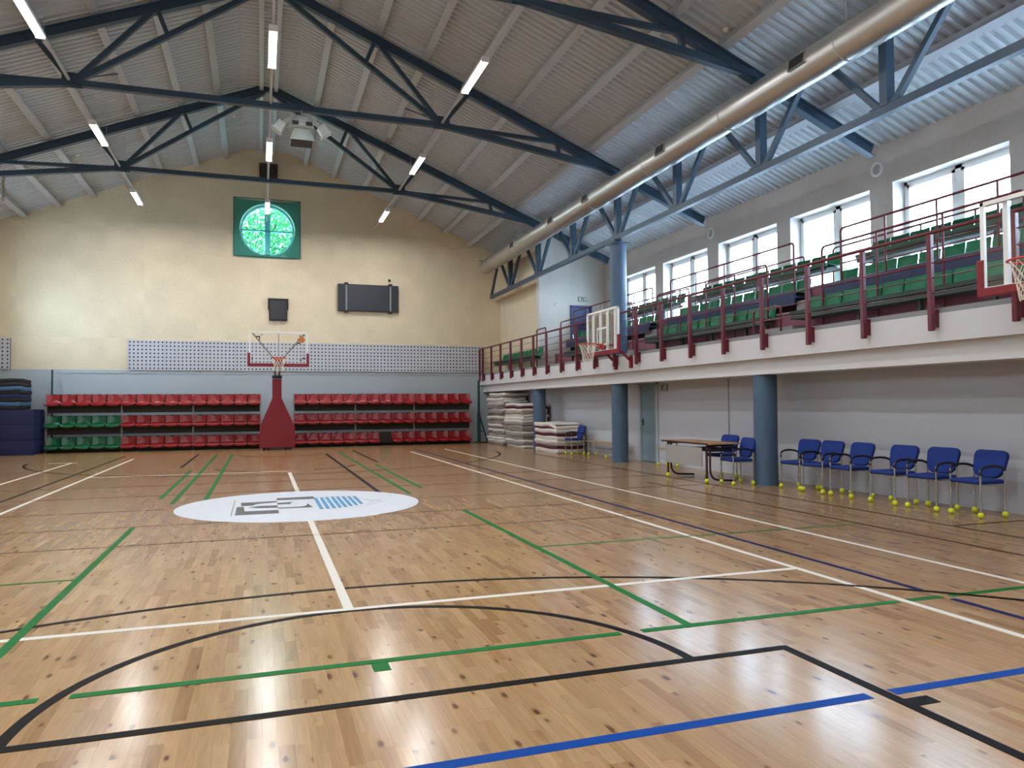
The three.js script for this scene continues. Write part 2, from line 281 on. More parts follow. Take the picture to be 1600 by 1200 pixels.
// windows
let wn = 1;
const wf = (a0, a1, b0, b1, t) => [[a0, a1, b0, b0 + t], [a0, a1, b1 - t, b1], [a0, a0 + t, b0, b1], [a1 - t, a1, b0, b1]];
function windowUnit(x, c, half, y0, y1, dir) {
  const w = setting('window_' + wn++), q = (a, t0 = -0.04, t1 = 0.04) => span(x + t0, x + t1, a[2], a[3], a[0], a[1]);
  obj('window_frame', [...wf(c - half, c + half, y0, y1, 0.07).map((a) => q(a)), q([c - 0.07, c + 0.07, y0, y1])], M.frame, w);
  for (const [a, b] of [[c - half + 0.07, c - 0.07], [c + 0.07, c + half - 0.07]]) {
    obj('sash', wf(a, b, y0 + 0.07, y1 - 0.07, 0.06).map((r) => q(r, -0.055, 0.03)), M.frame, w);
    obj('pane', q([a + 0.06, b - 0.06, y0 + 0.13, y1 - 0.13], -0.004, 0.004), M.glass, w);
  }
  obj('window_sill', span(x - dir * 0.04, x - dir * 0.36, y0 - 0.001, y0 + 0.035, c - half, c + half), M.white2, w);
}
for (const c of WC) windowUnit(XW + 0.34, c, WH, WY0, WY1, 1);
for (const c of LC) windowUnit(X0 - 0.3, c, LH, LY0, LY1, -1);
{
  const w = setting('window_round'), x = 0.235, y = 8.24;
  const ring = new THREE.Shape(); ring.absarc(0, 0, 1.0, 0, Math.PI * 2); const h = new THREE.Path(); h.absarc(0, 0, 0.91, 0, Math.PI * 2, true); ring.holes.push(h);
  obj('window_frame', [new THREE.ExtrudeGeometry(ring, { depth: 0.08, bevelEnabled: false, curveSegments: 48 }).translate(x, y, ZF - 0.3), span(x - 0.1, x + 0.1, y - 0.95, y + 0.95, ZF - 0.3, ZF - 0.22), span(x - 0.95, x + 0.95, y - 0.03, y + 0.03, ZF - 0.3, ZF - 0.22)], M.frame, w);
  obj('pane', new THREE.CylinderGeometry(0.94, 0.94, 0.006, 48).rotateX(Math.PI / 2).translate(x, y, ZF - 0.26), M.glass, w);
}
// roof: corrugated sheets on purlins
const ceiling = setting('ceiling');
{
  const P = 0.188, D = 0.052, prof = [];
  for (let z = ZF - 0.2; z < ZN + 0.3; z += P) prof.push([z, 0], [z + 0.069, 0], [z + 0.094, D], [z + 0.163, D]);
  const sheet = (xa, xb, ya, yb) => {
    const pos = [], idx = [], uv = [];
    prof.forEach(([z, h], i) => { pos.push(xa, ya + h, z, xb, yb + h, z); uv.push(0, z, 1, z); if (i) { const k = 2 * i; idx.push(k - 2, k, k - 1, k - 1, k, k + 1); } });
    let g = new THREE.BufferGeometry(); g.setAttribute('position', new THREE.Float32BufferAttribute(pos, 3)); g.setAttribute('uv', new THREE.Float32BufferAttribute(uv, 2)); g.setIndex(idx);
    g = g.toNonIndexed(); g.computeVertexNormals(); return g;
  };
  obj('corrugated_sheet', sheet(0.95, XW + 0.2, roofY(0.95) - 0.07, roofY(XW + 0.2) - 0.07), M.sheet, ceiling);
  obj('corrugated_sheet', sheet(X0 - 0.2, -0.55, roofY(X0 - 0.2) - 0.07, roofY(-0.55) - 0.07), M.sheet, ceiling);
  obj('corrugated_sheet', sheet(-0.6, 1.0, 11.28, 11.28), M.sheet, ceiling);
  const slope = Math.atan(0.412);
  for (const off of [1.42, 2.45, 3.58, 4.7, 5.83, 6.9, 7.95, 9.1, 10.25]) for (const s of [-1, 1]) {
    const x = 0.2 + s * off; if (x < X0) continue;
    obj('purlin', [new THREE.BoxGeometry(0.17, 0.012, ZN - ZF), new THREE.BoxGeometry(0.01, 0.15, ZN - ZF).translate(-0.08, 0.075, 0), new THREE.BoxGeometry(0.01, 0.15, ZN - ZF).translate(0.08, 0.075, 0)].map((g) => g.rotateZ(-s * slope).translate(x, roofY(x) - 0.235, (ZF + ZN) / 2)), M.purlin, ceiling);
  }
  for (const x of [0.0, 0.42]) obj('purlin', span(x - 0.06, x + 0.06, 11.15, 11.27, ZF, ZN), M.purlin, ceiling);
}
struct('roof', [bar(V(0.2, 11.9, (ZF + ZN) / 2), V(XW + 0.6, roofY(XW + 0.6) + 0.25, (ZF + ZN) / 2), ZN - ZF + 0.8, 0.2), bar(V(0.2, 11.9, (ZF + ZN) / 2), V(X0 - 0.6, roofY(X0 - 0.6) + 0.25, (ZF + ZN) / 2), ZN - ZF + 0.8, 0.2)], M.roof);
struct('ground', span(-90, 90, -0.6, -0.31, -110, 70), mat('#b4b6b8', 0.95));

// ---------- steel: trusses, girder, columns ----------
{
  const names = ['farthest blue-grey steel roof truss, next to the cream end wall', 'middle blue-grey steel roof truss, with the grey speaker cluster hanging on it', 'steel roof truss third from the cream end wall, top cut by the picture edge', 'nearest steel roof truss, only a rafter end at the top right corner'];
  const top = (x) => 11.25 - 0.412 * Math.abs(x - 0.2), up = V(0, 1, 0);
  [-23.8, -17.8, -11.8, -5.8].forEach((z, i) => {
    const t = thing('roof_truss', names[i], 'roof truss', 'steel roof trusses', [0, 0, z]);
    const A = V(0.2, 11.25, 0);
    for (const s of [1, -1]) {
      const X = (d) => 0.2 + s * d, end = s > 0 ? 11.4 : 8.75;
      const ibeam = (a, b) => [bar(a, b, 0.03, 0.22), bar(a.clone().add(V(0, 0.11, 0)), b.clone().add(V(0, 0.11, 0)), 0.16, 0.02), bar(a.clone().add(V(0, -0.11, 0)), b.clone().add(V(0, -0.11, 0)), 0.16, 0.02)];
      obj('rafter', ibeam(A, V(X(end), top(X(end)), 0)), M.steel, t);
      const B = V(X(4.0), 8.4, 0), H = V(X(8.65), 7.72, 0), P1 = V(X(2.38), top(X(2.38)), 0), P2 = V(X(4.72), top(X(4.72)), 0), P3 = V(X(7.02), top(X(7.02)), 0);
      const M1 = A.clone().lerp(B, 0.54), M3 = B.clone().lerp(H, 0.67), st = (n, a, b, w) => obj(n, bar(a, b, w, w), M.steel, t);
      st('lower_chord', B, H, 0.14); st('inner_chord', V(X(0.12), 11.1, 0), B, 0.11); st('strut', B, P2, 0.1); st('strut', P1, M1, 0.09); st('strut', P1, B, 0.1); st('strut', P3, M3, 0.09); st('strut', B, P3.clone().add(V(0, -0.06, 0)), 0.09);
      obj('gusset_plate', span(X(4.0) - 0.2, X(4.0) + 0.2, 8.3, 8.62, -0.012, 0.012), M.steel, t);
      if (s < 0) obj('tie', bar(V(-3.8, 8.4, 0), V(4.2, 8.4, 0), 0.13, 0.13), M.steel, t);
      obj('brace', bar(V(X(4.0), 8.46, 0.05), V(X(3.5), 9.6, -2.2), 0.03), M.steel, t);
    }
  });
  const g = thing('lattice_girder', 'long blue-grey steel lattice girder carrying the rafters above the balcony railing', 'girder');
  const x = 8.97, z0 = -29.3, z1 = ZN - 0.05, st = (n, a, b, w, h = w) => obj(n, bar(a, b, w, h), M.steel, g);
  st('bottom_chord', V(x, 5.94, z0), V(x, 5.94, z1), 0.12, 0.13); st('top_chord', V(x, 7.42, -29.7), V(x, 7.42, z1), 0.14, 0.14);
  st('diagonal', V(x, 5.98, z0), V(x, 7.36, -28.2), 0.09);
  for (let z = -26.8; z < ZN; z += 3) {
    st('post', V(x, 6.0, z), V(x, 7.36, z), 0.15); st('diagonal', V(x, 6.0, z - 0.14), V(x, 7.36, z - 1.4), 0.09); if (z + 1.4 < ZN) st('diagonal', V(x, 6.0, z + 0.14), V(x, 7.36, z + 1.4), 0.09);
    obj('base_plate', bar(V(x, 6.015, z - 0.28), V(x, 6.015, z + 0.28), 0.14, 0.02), M.steel, g);
  }
  const lower = [[-23.8, 'round blue-grey column behind the maroon and white mats'], [-11.8, 'round blue-grey column beside the row of six blue chairs'], [-5.8, 'round blue-grey column under the balcony, out past the last blue chair'], [0.2, 'round blue-grey column under the balcony, beside the viewer']];
  for (const [z, l] of lower) { const c = thing('round_column', l, 'column', 'columns under the balcony', [x, 0, z]); obj('shaft', new THREE.CylinderGeometry(0.215, 0.215, 2.05, 40).translate(0, 1.025, 0), M.column, c); obj('collar', new THREE.CylinderGeometry(0.228, 0.228, 0.015, 40).translate(0, 0.0075, 0), M.column, c); }
  const c = thing('round_column', 'tall round blue-grey column rising through the balcony to the roof girder', 'column', undefined, [x, 0, -17.8]);
  obj('shaft', new THREE.CylinderGeometry(0.215, 0.215, 5.74, 40).translate(0, 2.87, 0), M.column, c);
  obj('cap_plate', bx(0.5, 0.025, 0.5, 0, 5.755, 0), M.column, c);
  obj('head', [bx(0.03, 0.14, 0.3, 0, 5.82, 0), bx(0.22, 0.14, 0.03, 0, 5.82, 0)], M.steel, c);
}

// ---------- lamps ----------
{
  const rowName = ['left row', 'centre row under the ridge', 'right row'], place = ['farthest of its', 'second of its', 'third of its'];
  let proto;
  LAMP.rows.forEach((x, r) => {
    const t = thing('lamp_rail', 'thin pale mounting rail carrying the ' + rowName[r] + ' of ceiling lamps', 'rail', 'lamp mounting rails');
    obj('rail', span(x - 0.025, x + 0.025, LAMP.y + 0.12, LAMP.y + 0.17, ZF + 0.6, ZN - 0.5), M.purlin, t);
    for (let z = -27.8; z < ZN; z += 3) obj('hanger_wire', rod(V(x, LAMP.y + 0.17, z), V(x, r === 1 ? 11.2 : roofY(x) - 0.3, z), 0.006, 5), M.purlin, t);
    LAMP.z.forEach((z, i) => {
      const lab = i === 0 ? `glowing strip lamp, ${rowName[r]}, closest to the far wall` : i === 1 ? `glowing strip lamp, ${rowName[r]}, second from the far wall` : `glowing strip lamp, ${rowName[r]}, ${ORD[i]} from the far wall`;
      let o;
      if (!proto) {
        o = proto = thing('strip_lamp', lab, 'ceiling lamp', 'ceiling strip lamps', [x, LAMP.y, z]);
        obj('housing', [bx(0.16, 0.07, 1.62, 0, 0.085, 0, 0.012), bx(0.165, 0.1, 0.03, 0, 0.05, 0.8), bx(0.165, 0.1, 0.03, 0, 0.05, -0.8)], M.white2, o);
        obj('diffuser', bx(0.14, 0.06, 1.56, 0, 0.03, 0, 0.02), M.glow, o);
      } else o = copy(proto, lab, [x, LAMP.y, z]);
      const L = new THREE.RectAreaLight(LAMP.color, LAMP.intensity, 0.14, 1.5); L.name = 'strip_lamp_glow'; L.position.set(x, LAMP.y - 0.012, z); L.rotation.x = -Math.PI / 2; scene.add(L);
    });
  });
}

// ---------- air duct ----------
{
  const t = thing('air_duct', 'long round foil-covered ventilation duct running under the roof beside the girder', 'duct', undefined, [8.42, 6.97, 0]);
  const pts = []; for (let z = -28.3, i = 0; z < ZN - 0.1; z += 0.05, i++) pts.push(new THREE.Vector2(0.262 + (i % 2 === 0 ? 0.009 : 0) + 0.003 * Math.sin(z * 7), z));
  obj('duct_body', new THREE.LatheGeometry(pts, 40).rotateX(Math.PI / 2), M.duct, t);
  obj('end_cap', new THREE.CylinderGeometry(0.262, 0.262, 0.03, 40).rotateX(Math.PI / 2).translate(0, 0, -28.3), M.duct, t);
  for (const z of [-9.8, -14.15, -18.1, -20.6, -24.2]) { const v = obj('air_vent', [bx(0.03, 0.18, 0.36, -0.266, 0, 0)], M.black, t); v.rotation.z = -0.15; v.position.z = z; const f = obj('vent_frame', wf(-0.195, 0.195, -0.105, 0.105, 0.018).map((a) => span(-0.287, -0.262, a[2], a[3], a[0], a[1])), M.duct, v); }
  for (let z = -27; z < ZN; z += 3) obj('strap', [new THREE.TorusGeometry(0.272, 0.008, 5, 32).translate(0, 0, z), rod(V(0, 0.27, z), V(0, 0.95, z), 0.006, 5)], M.purlin, t);
}

// ---------- speaker cluster, smoke detectors, wall fans, signs, boxes ----------
{
  const t = thing('speaker_cluster', 'grey cluster of horn loudspeakers hanging from the middle truss', 'loudspeaker', undefined, [0.88, 8.34, -17.72]);
  obj('hook', rod(V(0, 0, 0), V(0, -0.18, 0), 0.015), M.horn, t);
  obj('crown', new THREE.LatheGeometry([[0, 0], [0.16, -0.03], [0.24, -0.12], [0.3, -0.3], [0.3, -0.34], [0, -0.34]].map((p) => new THREE.Vector2(...p)), 20).translate(0, -0.13, 0), M.horn, t);
  obj('grille', [span(-0.22, -0.08, -0.44, -0.36, 0.28, 0.31), span(0.08, 0.22, -0.44, -0.36, 0.28, 0.31)], M.black, t);
  const horn = (w0, w1, d) => { const g = new THREE.CylinderGeometry(w0, w1, d, 4, 1).rotateY(Math.PI / 4); return g; };
  obj('main_horn', horn(0.24, 0.38, 0.3).translate(0, -0.62, 0), M.horn, t);
  obj('horn_mouth', horn(0.34, 0.34, 0.01).translate(0, -0.775, 0), M.black, t);
  for (const s of [-1, 1]) { const h = obj('side_horn', [bx(0.2, 0.22, 0.24, 0, 0, 0, 0.02), bx(0.25, 0.03, 0.28, 0, -0.12, 0)], M.horn, t); h.position.set(s * 0.48, -0.44, 0.05); h.rotation.z = s * 0.6; obj('bracket', bar(V(s * 0.2, -0.2, 0), V(s * 0.42, -0.36, 0.05), 0.05, 0.1), M.horn, t); }
  let i = 0; const where = ['over the balcony truss bay, high on the right slope', 'by the third roof bay, low on the right slope', 'low on the left slope near the far gable', 'near the ridge in front of the far gable'];
  for (const [x, z] of [[8.02, -11.5], [8.06, -18.5], [-5.36, -25.8], [-0.87, -26.1]]) { const d = thing('smoke_detector', 'small round white smoke detector ' + where[i++], 'smoke detector', undefined, [x, roofY(x) - 0.075, z]); obj('housing', new THREE.LatheGeometry([[0, -0.06], [0.03, -0.06], [0.045, -0.03], [0.06, -0.02], [0.06, 0], [0, 0]].map((p) => new THREE.Vector2(...p)), 20), M.white2, d); }
  for (const [z, l] of [[-12.0, 'round white wall fan between the two nearest windows in view'], [-17.95, 'round white wall fan between the third and fourth windows in view']]) {
    const f = thing('wall_fan', l, 'vent', undefined, [XW, 6.28, z]);
    obj('ring', new THREE.TorusGeometry(0.13, 0.03, 8, 28).rotateY(Math.PI / 2).translate(-0.02, 0, 0), M.white2, f);
    obj('grille', [0.03, 0.06, 0.09].map((r) => new THREE.TorusGeometry(r, 0.006, 5, 20).rotateY(Math.PI / 2).translate(-0.03, 0, 0)), M.white2, f);
    obj('hub', new THREE.CylinderGeometry(0.12, 0.12, 0.02, 24).rotateZ(Math.PI / 2).translate(-0.01, 0, 0), M.greyPanel, f);
  }
  const signTex = canvasTexture(256, 128, (g) => { g.fillStyle = '#b9bdb8'; g.fillRect(0, 0, 256, 128); g.fillStyle = '#1b2420'; g.fillRect(56, 14, 150, 100); g.fillStyle = '#cfd6d2'; g.fillRect(150, 28, 40, 74); g.beginPath(); g.arc(108, 36, 10, 0, 7); g.fill(); g.lineWidth = 11; g.strokeStyle = '#cfd6d2'; g.beginPath(); g.moveTo(105, 48); g.lineTo(98, 74); g.lineTo(116, 100); g.moveTo(98, 74); g.lineTo(76, 98); g.moveTo(104, 54); g.lineTo(130, 62); g.moveTo(104, 54); g.lineTo(80, 62); g.stroke(); });
  const signMat = mat('#ffffff', 0.4, 0, { map: signTex });
  const face = (w, h) => new THREE.PlaneGeometry(w, h);
  const s1 = thing('exit_sign', 'exit sign with a dark running figure above the navy balcony door', 'exit sign', undefined, [11.1, 5.34, -24.9]);
  obj('housing', bx(0.36, 0.18, 0.05, 0, 0, 0.025, 0.01), M.greyPanel, s1); obj('sign_face', face(0.33, 0.15).translate(0, 0, 0.052), signMat, s1);
  const s2 = thing('exit_sign', 'exit sign with a dark running figure beside the grey door under the balcony', 'exit sign', undefined, [XL, 1.93, -16.75]);
  obj('housing', bx(0.05, 0.18, 0.36, -0.025, 0, 0, 0.01), M.greyPanel, s2); obj('sign_face', face(0.33, 0.15).rotateY(-Math.PI / 2).translate(-0.052, 0, 0), signMat, s2);
  const b1 = thing('alarm_box', 'small white alarm box on the white wall beside the navy door', 'box', undefined, [10.06, 5.13, -24.9]); obj('housing', bx(0.1, 0.13, 0.05, 0, 0, 0.025, 0.01), M.white2, b1); obj('lens', new THREE.SphereGeometry(0.025, 12, 8).translate(0.02, 0.03, 0.05), M.greyPanel, b1);
  const b2 = thing('wall_camera', 'small white camera box on the cream wall by the duct end', 'camera', undefined, [8.72, 7.34, ZF]); obj('housing', bx(0.22, 0.26, 0.16, 0, 0, 0.08, 0.02), M.white2, b2); obj('lens', new THREE.CylinderGeometry(0.05, 0.05, 0.03, 16).rotateX(Math.PI / 2).translate(0.02, -0.03, 0.17), M.black, b2); obj('hood', bx(0.28, 0.03, 0.24, 0, 0.15, 0.12), M.greyPanel, b2);
  const b3 = thing('junction_box', 'tiny dark junction box above the black scoreboard', 'box', undefined, [4.86, 6.52, ZF]); obj('housing', new THREE.CylinderGeometry(0.05, 0.05, 0.04, 14).rotateX(Math.PI / 2).translate(0, 0, 0.02), M.black, b3);
  const sp = thing('wall_speaker', 'dark square loudspeaker high on the cream gable above the round window', 'loudspeaker', undefined, [0.26, 10.43, ZF]);
  obj('cabinet', bx(0.66, 0.56, 0.3, 0, 0, 0.15, 0.02), mat('#3a3835', 0.8), sp); for (const s of [-1, 1]) obj('cone', new THREE.LatheGeometry([[0.02, 0.0], [0.06, -0.03], [0.15, 0.02], [0.16, 0.0]].map((p) => new THREE.Vector2(...p)), 20).rotateX(Math.PI / 2).translate(s * 0.16, 0, 0.31), M.black, sp);
  const sb = thing('scoreboard', 'wide black electronic scoreboard on the cream wall with two pale vertical strips', 'scoreboard', undefined, [4.02, 5.76, ZF]);
  obj('cabinet', bx(2.36, 1.06, 0.14, 0, 0, 0.09, 0.015), mat('#26282d', 0.5), sb); obj('screen', bx(1.64, 0.96, 0.01, 0, 0, 0.165), mat('#303238', 0.35), sb);
  for (const x of [-0.86, 0.86]) { obj('strip', bx(0.06, 0.98, 0.02, x, 0, 0.165), M.speaker, sb); obj('clamp', [bx(0.14, 0.07, 0.2, x, 0.55, 0.1), bx(0.14, 0.07, 0.2, x, -0.55, 0.1)], M.black, sb); }
  const tb = thing('timer_display', 'small black stepped display box on the wall above the far hoop', 'display', undefined, [0.62, 5.2, ZF]);
  obj('cabinet', [bx(0.74, 0.42, 0.14, 0, 0.21, 0.07, 0.012), bx(0.66, 0.42, 0.14, 0, -0.21, 0.07, 0.012)], M.dark, tb); obj('screen', bx(0.6, 0.72, 0.01, 0, -0.02, 0.145), mat('#26262a', 0.3), tb); obj('cable', [rod(V(0.02, -0.42, 0.03), V(0.02, -1.25, 0.03), 0.012, 6)], M.white2, tb);
  // green safety net over the round window
  const ng = new THREE.PlaneGeometry(2.4, 2.2, 14, 12), np = ng.attributes.position;
  for (let i = 0; i < np.count; i++) { const x = np.getX(i), y = np.getY(i); np.setZ(i, 0.02 * Math.sin(x * 3 + y * 2)); np.setY(i, y - 0.05 * Math.cos(x * 1.31) * (y > 0 ? 1 : 0.4) + 0.05 * (Math.abs(x) > 1.1 ? 1 : 0)); }
  ng.computeVertexNormals();
  const net = thing('safety_net', 'green mesh safety net stretched over the round gable window', 'net', undefined, [0.225, 8.27, ZF + 0.07]);
  obj('mesh_sheet', ng, mat(new THREE.Color().setRGB(0.24, 0.6, 0.6), 0.05, 0, { transmission: 0.9, thickness: 0, ior: 1.05, side: THREE.DoubleSide }), net);
  obj('border_cord', bent([V(-1.2, 1.12, 0), V(1.2, 1.12, 0), V(1.2, -1.08, 0), V(-1.2, -1.08, 0), V(-1.2, 1.12, 0)], 0.014, 6, 0.02), M.teal, net);
  // chain at the left truss end
  const ch = thing('hanging_chain', 'short chain hanging from the farthest truss at the left edge', 'chain', undefined, [-6.72, 8.1, -23.8]);
  for (let i = 0; i < 12; i++) obj('link', new THREE.TorusGeometry(0.03, 0.009, 5, 12).scale(1, 1.45, 1).rotateY(i % 2 ? 0 : Math.PI / 2).translate(0.01 * Math.sin(i), -0.07 - i * 0.068, 0), M.rope, ch);
  const cd = thing('cable_conduit', 'thin grey conduit running down the wall behind the table', 'conduit', undefined, [XL - 0.012, 0, -14.0]); obj('pipe', rod(V(0, 0.75, 0), V(0, 2.05, 0), 0.012, 8), M.greyPanel, cd); obj('outlet', bx(0.03, 0.1, 0.08, -0.004, 0.7, 0, 0.006), M.white2, cd);
}

// ---------- tree outside the round window ----------
{
  const t = thing('tree', 'sunlit leafy tree seen through the round window', 'tree', undefined, [0.4, 0, -36]);
  obj('trunk', [rod(V(0, -0.3, 0), V(0.1, 5, 0), 0.28, 10, 0.18), rod(V(0.1, 4.5, 0), V(1.2, 8, 0.2), 0.12, 8, 0.05), rod(V(0, 4.8, 0), V(-1.2, 8.4, -0.2), 0.12, 8, 0.05), rod(V(0.05, 5, 0), V(0.2, 10, 0), 0.14, 8, 0.04)], mat('#5a4632', 0.9), t);
  const leaf = new THREE.CircleGeometry(0.075, 5).scale(1, 0.6, 1), n = 26000, im = new THREE.InstancedMesh(leaf, new THREE.MeshPhysicalMaterial({ color: '#7fa868', roughness: 0.8, side: THREE.DoubleSide, transmission: 0.35, thickness: 0 }), n), m = new THREE.Matrix4(), q = new THREE.Quaternion(), e = new THREE.Euler();
  for (let i = 0; i < n; i++) { const a = rnd() * 6.283, c = rnd() * 2 - 1, r = Math.cbrt(rnd()), k = Math.sqrt(1 - c * c); e.set(rnd() * 6, rnd() * 6, rnd() * 6); m.compose(V(r * k * Math.cos(a) * 3.6, 7.9 + r * c * 4.0, r * k * Math.sin(a) * 2.4), q.setFromEuler(e), V(1, 1, 1).multiplyScalar(0.7 + rnd() * 0.7)); im.setMatrixAt(i, m); im.setColorAt(i, new THREE.Color().setHSL(0.28 + rnd() * 0.1, 0.35, 0.5 + rnd() * 0.4)); }
  im.name = 'foliage'; im.userData.kind = 'stuff'; im.castShadow = im.receiveShadow = true; t.add(im);
}

// ---------- plastic seats ----------
function seatGeometry() {                                              // bucket seat, front lip at z = +0.2, facing +z, origin under the pan
  const prof = [[0.2, 0.0], [0.215, 0.035], [0.19, 0.065], [0.1, 0.055], [0.0, 0.045], [-0.09, 0.05], [-0.15, 0.085], [-0.175, 0.15], [-0.19, 0.25], [-0.205, 0.345], [-0.212, 0.36]], nu = 8, pos = [], uv = [], idx = [];
  const put = (off) => prof.forEach(([z, y], j) => { for (let i = 0; i <= nu; i++) {
    const u = i / nu * 2 - 1, c = Math.abs(u), scoop = 0.02 * (1 - u * u), back = j > 6, w = 0.215 - (j === 0 || j > 9 ? 0.012 : 0);
    pos.push(u * w * (1 - 0.02 * Math.max(0, c - 0.8)), y - (back ? 0 : scoop * (j > 2 ? 1 : 0)) - off + (back && c > 0.9 ? -0.008 : 0) + (j === 0 || j === 1 ? -0.03 * (1 - c * c) : 0), z + (back ? scoop * -1 + 0.03 * c * c : 0) - (back ? off : 0) + (!back && j < 3 ? -0.02 * c * c : 0)); uv.push(i / nu, j / 10);
  } });
  put(0); put(0.012);
  const n = (nu + 1) * prof.length, at = (s, j, i) => s * n + j * (nu + 1) + i;
  for (let j = 0; j + 1 < prof.length; j++) for (let i = 0; i < nu; i++) { idx.push(at(0, j, i), at(0, j, i + 1), at(0, j + 1, i), at(0, j + 1, i), at(0, j, i + 1), at(0, j + 1, i + 1)); idx.push(at(1, j, i + 1), at(1, j, i), at(1, j + 1, i), at(1, j, i + 1), at(1, j + 1, i), at(1, j + 1, i + 1)); }
  for (let j = 0; j + 1 < prof.length; j++) for (const i of [0, nu]) { const a = at(0, j, i), b = at(0, j + 1, i), c = at(1, j, i), d = at(1, j + 1, i); i ? idx.push(a, c, b, b, c, d) : idx.push(a, b, c, b, d, c); }
  const g = new THREE.BufferGeometry(); g.setAttribute('position', new THREE.Float32BufferAttribute(pos, 3)); g.setAttribute('uv', new THREE.Float32BufferAttribute(uv, 2)); g.setIndex(idx); g.computeVertexNormals(); return toCreasedNormals(g, 0.9);
}
const seatG = seatGeometry(), seatProto = {};
function seat(color, label, group, pos, turn) {
  let o = seatProto[color];
  if (!o) { o = seatProto[color] = thing('stadium_seat', label, 'seat', group, pos, turn); obj('shell', seatG, color === 'red' ? M.redSeat : color === 'green' ? M.green : M.greenLight, o); obj('fixing', [bx(0.3, 0.03, 0.2, 0, -0.003, 0)], M.black, o); return o; }
  const c = copy(o, label, pos, turn); c.userData.group = group; return c;
}
// folded stands along the far wall
{
  const rowN = ['bottom', 'middle', 'top'];
  for (const [side, x0, x1] of [['left', -6.85, 0.0], ['right', 1.16, 7.93]]) {
    const st = thing('folded_stand', side === 'left' ? 'dark folded seating stand holding red and green seats beside the navy mats' : 'dark folded seating stand holding only red seats beside the teal post', 'seating stand', 'folded seating stands', [0, 0, 0]);
    for (let r = 0; r < 3; r++) {
      const y = 0.16 + r * 0.73;
      for (let b = 0; b < 3; b++) { const w = (x1 - x0) / 3; obj('riser_panel', span(x0 + b * w + 0.03, x0 + (b + 1) * w - 0.03, Math.max(0.04, y - 0.28), y + 0.36, -28.98, -28.94), mat('#2b2620', 0.7), st); }
      obj('deck_edge', span(x0 + 0.02, x1 - 0.02, y - 0.04, y - 0.012, -29.2, -28.64), M.black, st);
    }
    for (let b = 0; b <= 3; b++) { const x = x0 + b * (x1 - x0) / 3; obj('upright', span(x - 0.025, x + 0.025, 0, 2.0, -29.02, -28.92), M.greyPanel, st); }
    obj('base_frame', [span(x0, x1, 0.02, 0.08, -29.6, -28.9)], M.black, st);
    const pitch = (x1 - x0) / 15;
    for (let r = 2; r >= 0; r--) for (let i = 0; i < 15; i++) {
      if (side === 'right' && r === 0 && i === 7) continue;
      const green = side === 'left' && r < 2 && i < 5;
      seat(green ? 'green' : 'red', `${green ? 'green' : 'red'} plastic seat, ${rowN[r]} row of the far wall's ${side} stand, ${ORD[i]} from its left end`, `seats of the ${side} folded stand`, [x0 + (i + 0.5) * pitch, 0.16 + r * 0.73, -28.72], 0);
    }
  }
}
